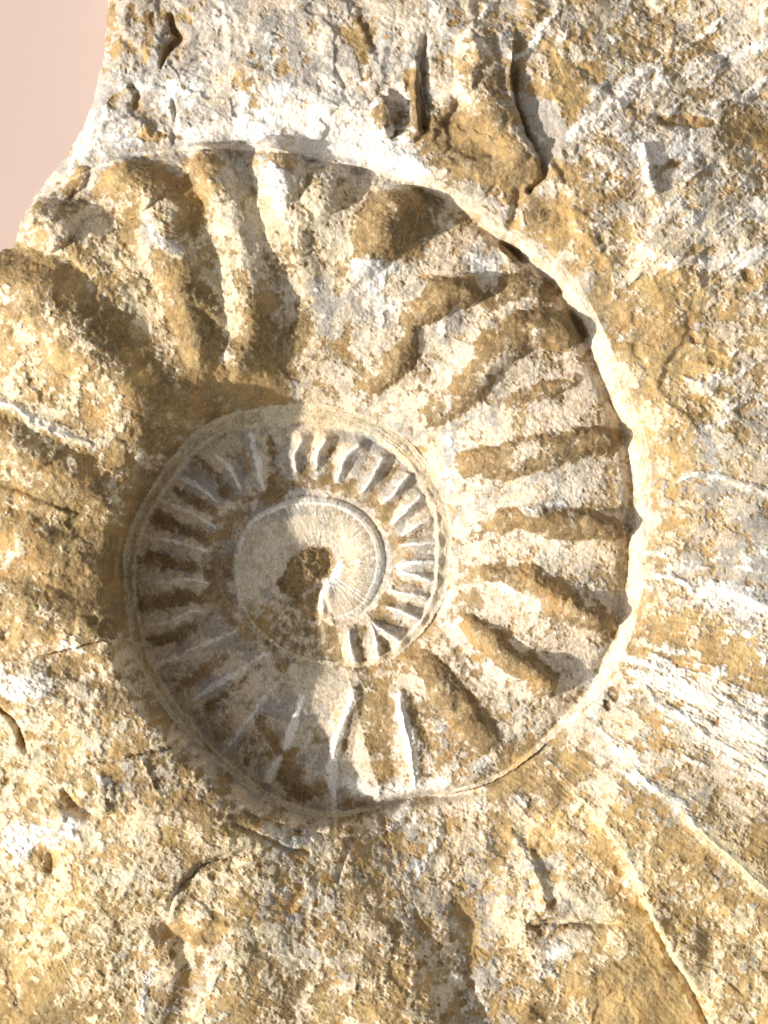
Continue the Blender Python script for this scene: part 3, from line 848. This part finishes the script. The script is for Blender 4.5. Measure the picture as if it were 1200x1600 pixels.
# ------------------------------------------------------------------ outline of the stone
OUT = [(166, -260), (164, -60), (163, 0), (158, 60), (155, 95), (140, 150), (125, 195), (95, 240), (60, 285), (48, 306), (34, 328),
       (27, 352), (22, 388), (-10, 398), (-60, 415), (-130, 470), (-190, 560), (-215, 700), (-210, 900), (-220, 1100), (-215, 1300),
       (-190, 1500), (-120, 1680), (40, 1780), (300, 1800), (700, 1805), (1050, 1790), (1280, 1700), (1390, 1500), (1405, 1200),
       (1395, 800), (1400, 400), (1380, 60), (1300, -140), (1100, -200), (600, -215), (300, -260)]
EDGE = np.full(X.shape, 0, F4)
p = np.array(OUT, float)
sl, sd = poly_field([(a, max(b, -224)) for a, b in OUT], warp=0.8)
EDGE = np.full(X.shape, -500, F4)
EDGE[sl] = sd
ROLL = 34.0
q = np.clip(EDGE / ROLL, 0, 1)
drop = 1 - np.sqrt(np.clip(1 - (1 - q) ** 2, 0, 1))
top_roll = 60.0
H -= (drop * top_roll).astype(F4)
tl = sstep(420, 200, X) * sstep(320, 230, Y)
GR += 0.34 * tl
CH -= 0.16 * tl
# the corner of stone at the top left slopes away
H -= sstep(330, 150, X) * sstep(330, 200, Y) * 8

INSIDE = EDGE > 0
TABLE_Z = -330.0

# ------------------------------------------------------------------ materials
def nodes_of(name):
    m = bpy.data.materials.new(name)
    m.use_nodes = True
    t = m.node_tree
    t.nodes.clear()
    return m, t.nodes, t.links


def build_stone():
    m, n, l = nodes_of('fossil_stone')
    out = n.new('ShaderNodeOutputMaterial')
    bs = n.new('ShaderNodeBsdfPrincipled')
    l.new(bs.outputs[0], out.inputs['Surface'])
    tc = n.new('ShaderNodeTexCoord')

    def attr(name):
        a = n.new('ShaderNodeAttribute'); a.attribute_name = name
        s = n.new('ShaderNodeSeparateColor')
        l.new(a.outputs['Color'], s.inputs[0])
        return a, s
    a1, s1 = attr('crust')
    a2, s2 = attr('tint')

    def noise(lam, det, rough, off):
        mp = n.new('ShaderNodeMapping'); mp.inputs['Location'].default_value = off; mp.inputs['Scale'].default_value = (1.15, 0.72, 1.0)
        l.new(tc.outputs['Object'], mp.inputs['Vector'])
        t = n.new('ShaderNodeTexNoise')
        t.inputs['Scale'].default_value = 1.0 / (lam * PX)
        t.inputs['Detail'].default_value = det
        t.inputs['Roughness'].default_value = rough
        l.new(mp.outputs[0], t.inputs['Vector'])
        return t.outputs['Fac']

    def math_(op, a, b=None, c=None, clamp=False):
        k = n.new('ShaderNodeMath'); k.operation = op; k.use_clamp = clamp
        for i, v in enumerate((a, b, c)):
            if v is None:
                continue
            if isinstance(v, (int, float)):
                k.inputs[i].default_value = v
            else:
                l.new(v, k.inputs[i])
        return k.outputs[0]

    def mask(val, nz, amp, lo, hi):
        v = math_('MULTIPLY_ADD', math_('SUBTRACT', nz, 0.5), amp, val)
        r = n.new('ShaderNodeMapRange'); r.interpolation_type = 'SMOOTHSTEP'
        r.inputs['From Min'].default_value = lo; r.inputs['From Max'].default_value = hi
        l.new(v, r.inputs['Value'])
        return r.outputs[0]

    def mix(f, a, b, mode='MIX'):
        k = n.new('ShaderNodeMix'); k.data_type = 'RGBA'; k.blend_type = mode
        if isinstance(f, (int, float)):
            k.inputs[0].default_value = f
        else:
            l.new(f, k.inputs[0])
        for i, v in ((6, a), (7, b)):
            if isinstance(v, tuple):
                k.inputs[i].default_value = (*v, 1)
            else:
                l.new(v, k.inputs[i])
        return k.outputs[2]
    nf = noise(11, 5, 0.72, (0.1, 0, 0))
    nf2 = noise(4.2, 4, 0.75, (0.3, 0.2, 0))
    nf3 = noise(13, 5, 0.7, (0.7, 0.9, 0))
    nv = noise(9, 4, 0.7, (2.3, 1.9, 0))
    nm = noise(22, 4, 0.6, (0.5, 0.1, 0))
    nl = noise(90, 3, 0.55, (0.9, 0.4, 0))
    warm = mask(s2.outputs[0], nm, 0.5, 0.1, 0.9)
    base = mix(warm, (0.63, 0.54, 0.44), (0.66, 0.56, 0.37))
    base = mix(math_('MULTIPLY', mask(nv, nm, 0.8, 0.50, 0.60), 0.55), base, (0.44, 0.325, 0.18))
    # each crust
    g = mask(s1.outputs[2], nf, 0.9, 0.42, 0.66)
    gcol = mix(nm, (0.25, 0.228, 0.205), (0.41, 0.375, 0.335))
    c = mix(math_('MULTIPLY', g, 0.8), base, gcol)
    o = math_('ADD', math_('MULTIPLY', mask(s1.outputs[0], nf, 1.0, 0.44, 0.57), 0.5), math_('MULTIPLY', mask(s1.outputs[0], nv, 0.8, 0.22, 0.80), 0.5))
    bmask = mask(s2.outputs[1], nm, 0.7, 0.12, 0.78)
    ocol = mix(bmask, (0.46, 0.31, 0.12), (0.155, 0.097, 0.030))
    ocol = mix(mask(nl, nf2, 0.3, 0.5, 0.75), ocol, (0.42, 0.225, 0.065))
    ocol = mix(math_('MULTIPLY', mask(nv, nm, 0.8, 0.52, 0.60), 0.4), ocol, (0.50, 0.37, 0.20))
    c = mix(math_('MULTIPLY', o, 0.92), c, ocol)
    w = mask(s1.outputs[1], nf3, 0.9, 0.40, 0.66)
    c = mix(math_('MULTIPLY', w, 0.8), c, (0.80, 0.76, 0.70))
    # grain: each little pore and fleck a shade lighter or darker
    fl = n.new('ShaderNodeMapRange')
    fl.inputs['From Min'].default_value = 0.3; fl.inputs['From Max'].default_value = 0.7
    fl.inputs['To Min'].default_value = 0.66; fl.inputs['To Max'].default_value = 1.28
    l.new(nf2, fl.inputs['Value'])
    cc = n.new('ShaderNodeCombineColor')
    for i in range(3):
        l.new(fl.outputs[0], cc.inputs[i])
    c = mix(1.0, c, cc.outputs[0], 'MULTIPLY')
    sp_ = mask(noise(5, 2, 0.5, (1.7, 0.3, 0)), nm, 0.35, 0.70, 0.76)
    c = mix(math_('MULTIPLY', sp_, 0.65), c, (0.13, 0.08, 0.035))
    c = mix(1.0, c, mix(mask(nl, nm, 0.6, 0.3, 0.7), (1.06, 0.99, 0.90), (0.94, 0.97, 0.99)), 'MULTIPLY')
    l.new(c, bs.inputs['Base Color'])
    rr = n.new('ShaderNodeMapRange')
    rr.inputs['To Min'].default_value = 0.92; rr.inputs['To Max'].default_value = 0.55
    l.new(math_('MULTIPLY', nf, math_('MULTIPLY_ADD', s2.outputs[2], 0.8, 0.35)), rr.inputs['Value'])
    l.new(rr.outputs[0], bs.inputs['Roughness'])
    bs.inputs['Specular IOR Level'].default_value = 0.35
    bp = n.new('ShaderNodeBump')
    bp.inputs['Strength'].default_value = 0.8
    bp.inputs['Distance'].default_value = 2.2 * PX
    hh = math_('ADD', math_('MULTIPLY', nf, 1.0), math_('MULTIPLY', nf2, 0.8))
    l.new(hh, bp.inputs['Height'])
    l.new(bp.outputs[0], bs.inputs['Normal'])
    return m


def build_table():
    m, n, l = nodes_of('pink_paper')
    out = n.new('ShaderNodeOutputMaterial')
    bs = n.new('ShaderNodeBsdfPrincipled')
    l.new(bs.outputs[0], out.inputs['Surface'])
    tc = n.new('ShaderNodeTexCoord')
    t = n.new('ShaderNodeTexNoise'); t.inputs['Scale'].default_value = 900; t.inputs['Detail'].default_value = 3
    l.new(tc.outputs['Object'], t.inputs['Vector'])
    k = n.new('ShaderNodeMix'); k.data_type = 'RGBA'
    k.inputs[6].default_value = (0.405, 0.316, 0.283, 1); k.inputs[7].default_value = (0.425, 0.333, 0.298, 1)
    l.new(t.outputs['Fac'], k.inputs[0])
    l.new(k.outputs[2], bs.inputs['Base Color'])
    bs.inputs['Roughness'].default_value = 0.85
    return m


STONE = build_stone()
PAPER = build_table()

# ------------------------------------------------------------------ meshes
def link(o, parent=None):
    sc.collection.objects.link(o)
    if parent is not None:
        o.parent = parent
    return o


tb = bpy.data.meshes.new('tabletop')
e = 1.6
zt = TABLE_Z * PX
tb.from_pydata([(-e, -e, zt), (e, -e, zt), (e, e, zt), (-e, e, zt), (-e, -e, zt - 0.03), (e, -e, zt - 0.03), (e, e, zt - 0.03), (-e, e, zt - 0.03)], [],
               [(0, 1, 2, 3), (7, 6, 5, 4), (0, 4, 5, 1), (1, 5, 6, 2), (2, 6, 7, 3), (3, 7, 4, 0)])
tb.materials.append(PAPER)
table = link(bpy.data.objects.new('tabletop', tb))
table['kind'] = 'structure'
table['label'] = 'plain pale pink surface the fossil lies on'

# sideways jitter keeps steep faces from looking combed
JX = (0.9 * fbm(X, Y, 9, 2, 0.6, 201)).astype(F4)
JY = (0.9 * fbm(X, Y, 9, 2, 0.6, 205)).astype(F4)
VX = (X + JX - 600) * F4(PX)
VY = (800 - Y - JY) * F4(PX)
VZ = H * F4(PX)
P3 = np.stack([VX, VY, VZ], -1).reshape(-1, 3)
gy_, gx_ = np.gradient(H, DX)
NRM = np.stack([-gx_, gy_, np.ones_like(H)], -1)
NRM /= np.linalg.norm(NRM, axis=-1, keepdims=True)
NRM = NRM.reshape(-1, 3).astype(F4)
ONE = np.ones_like(X)
A1 = np.stack([np.clip(OC, -0.5, 1.5), np.clip(CH, -0.5, 1.5), np.clip(GR, -0.5, 1.5), ONE], -1).reshape(-1, 4).astype(F4)
A2 = np.stack([np.clip(WM, 0, 1), np.clip(BR, 0, 1.4), np.clip(GL, 0, 1), ONE], -1).reshape(-1, 4).astype(F4)

vid = np.arange(NX * NY, dtype=np.int64).reshape(NY, NX)
quads = np.stack([vid[:-1, :-1], vid[1:, :-1], vid[1:, 1:], vid[:-1, 1:]], -1)
qin = INSIDE[:-1, :-1] & INSIDE[1:, :-1] & INSIDE[1:, 1:] & INSIDE[:-1, 1:]
qpart = PART[:-1, :-1]


def build_patch(name, qs, parent):
    """cut one part out of the surface; its border is turned down so that the piece has depth"""
    used, inv = np.unique(qs.reshape(-1), return_inverse=True)
    f = inv.reshape(-1, 4)
    nv = len(used)
    e0 = f.reshape(-1); e1 = np.roll(f, -1, axis=1).reshape(-1)
    key = e0.astype(np.int64) * nv + e1
    rev = e1.astype(np.int64) * nv + e0
    bmask = ~np.isin(key, rev)
    b0, b1 = e0[bmask], e1[bmask]
    bv = np.unique(np.concatenate([b0, b1]))
    remap = np.full(nv, -1, np.int64); remap[bv] = nv + np.arange(len(bv))
    co = P3[used]
    low = co[bv].copy()
    ge = EDGE.reshape(-1)[used][bv]
    outer_edge = ge < 4.0
    low[:, 2] -= 14 * PX
    low[outer_edge, 2] = zt + 0.0004
    co = np.concatenate([co, low])
    sk = np.stack([b1, b0, remap[b0], remap[b1]], -1)
    fa = np.concatenate([f, sk]).astype(np.int32)
    me = bpy.data.meshes.new(name)
    me.vertices.add(len(co)); me.vertices.foreach_set('co', co.astype(F4).reshape(-1))
    me.loops.add(fa.size); me.loops.foreach_set('vertex_index', fa.reshape(-1))
    me.polygons.add(len(fa))
    me.polygons.foreach_set('loop_start', np.arange(0, fa.size, 4, dtype=np.int32))
    me.update(calc_edges=True)
    me.polygons.foreach_set('use_smooth', np.ones(len(fa), bool))
    for an, A in (('crust', A1), ('tint', A2)):
        at = me.attributes.new(an, 'FLOAT_COLOR', 'POINT')
        v = A[used]
        vb = v[bv].copy()
        vb[outer_edge] = (0.46, 0.36, 0.52, 1) if an == 'crust' else (0.4, 0.45, 0, 1)
        at.data.foreach_set('color', np.concatenate([v, vb]).astype(F4).reshape(-1))
    nr = NRM[used]
    lo = nr[bv].copy()
    me.normals_split_custom_set_from_vertices(np.concatenate([nr, lo]).astype(float))
    me.materials.append(STONE)
    return link(bpy.data.objects.new(name, me), parent)


root = link(bpy.data.objects.new('ammonite_fossil', None))
root.location = (0, 0, 0)
root['label'] = 'large ribbed ammonite fossil in brown and cream stone on pink surface'
root['category'] = 'fossil'
OBJ = {}
qflat = quads[qin]; qp = qpart[qin]
order = np.argsort(qp, kind='stable')
qflat = qflat[order]; qp = qp[order]
for k in sorted(PARTS):
    a, b = np.searchsorted(qp, [k, k + 1])
    if b - a < 40:
        continue
    name, par, label = PARTS[k]
    o = build_patch(name, qflat[a:b], OBJ.get(par, root))
    if label:
        o['label'] = label
    OBJ[k] = o
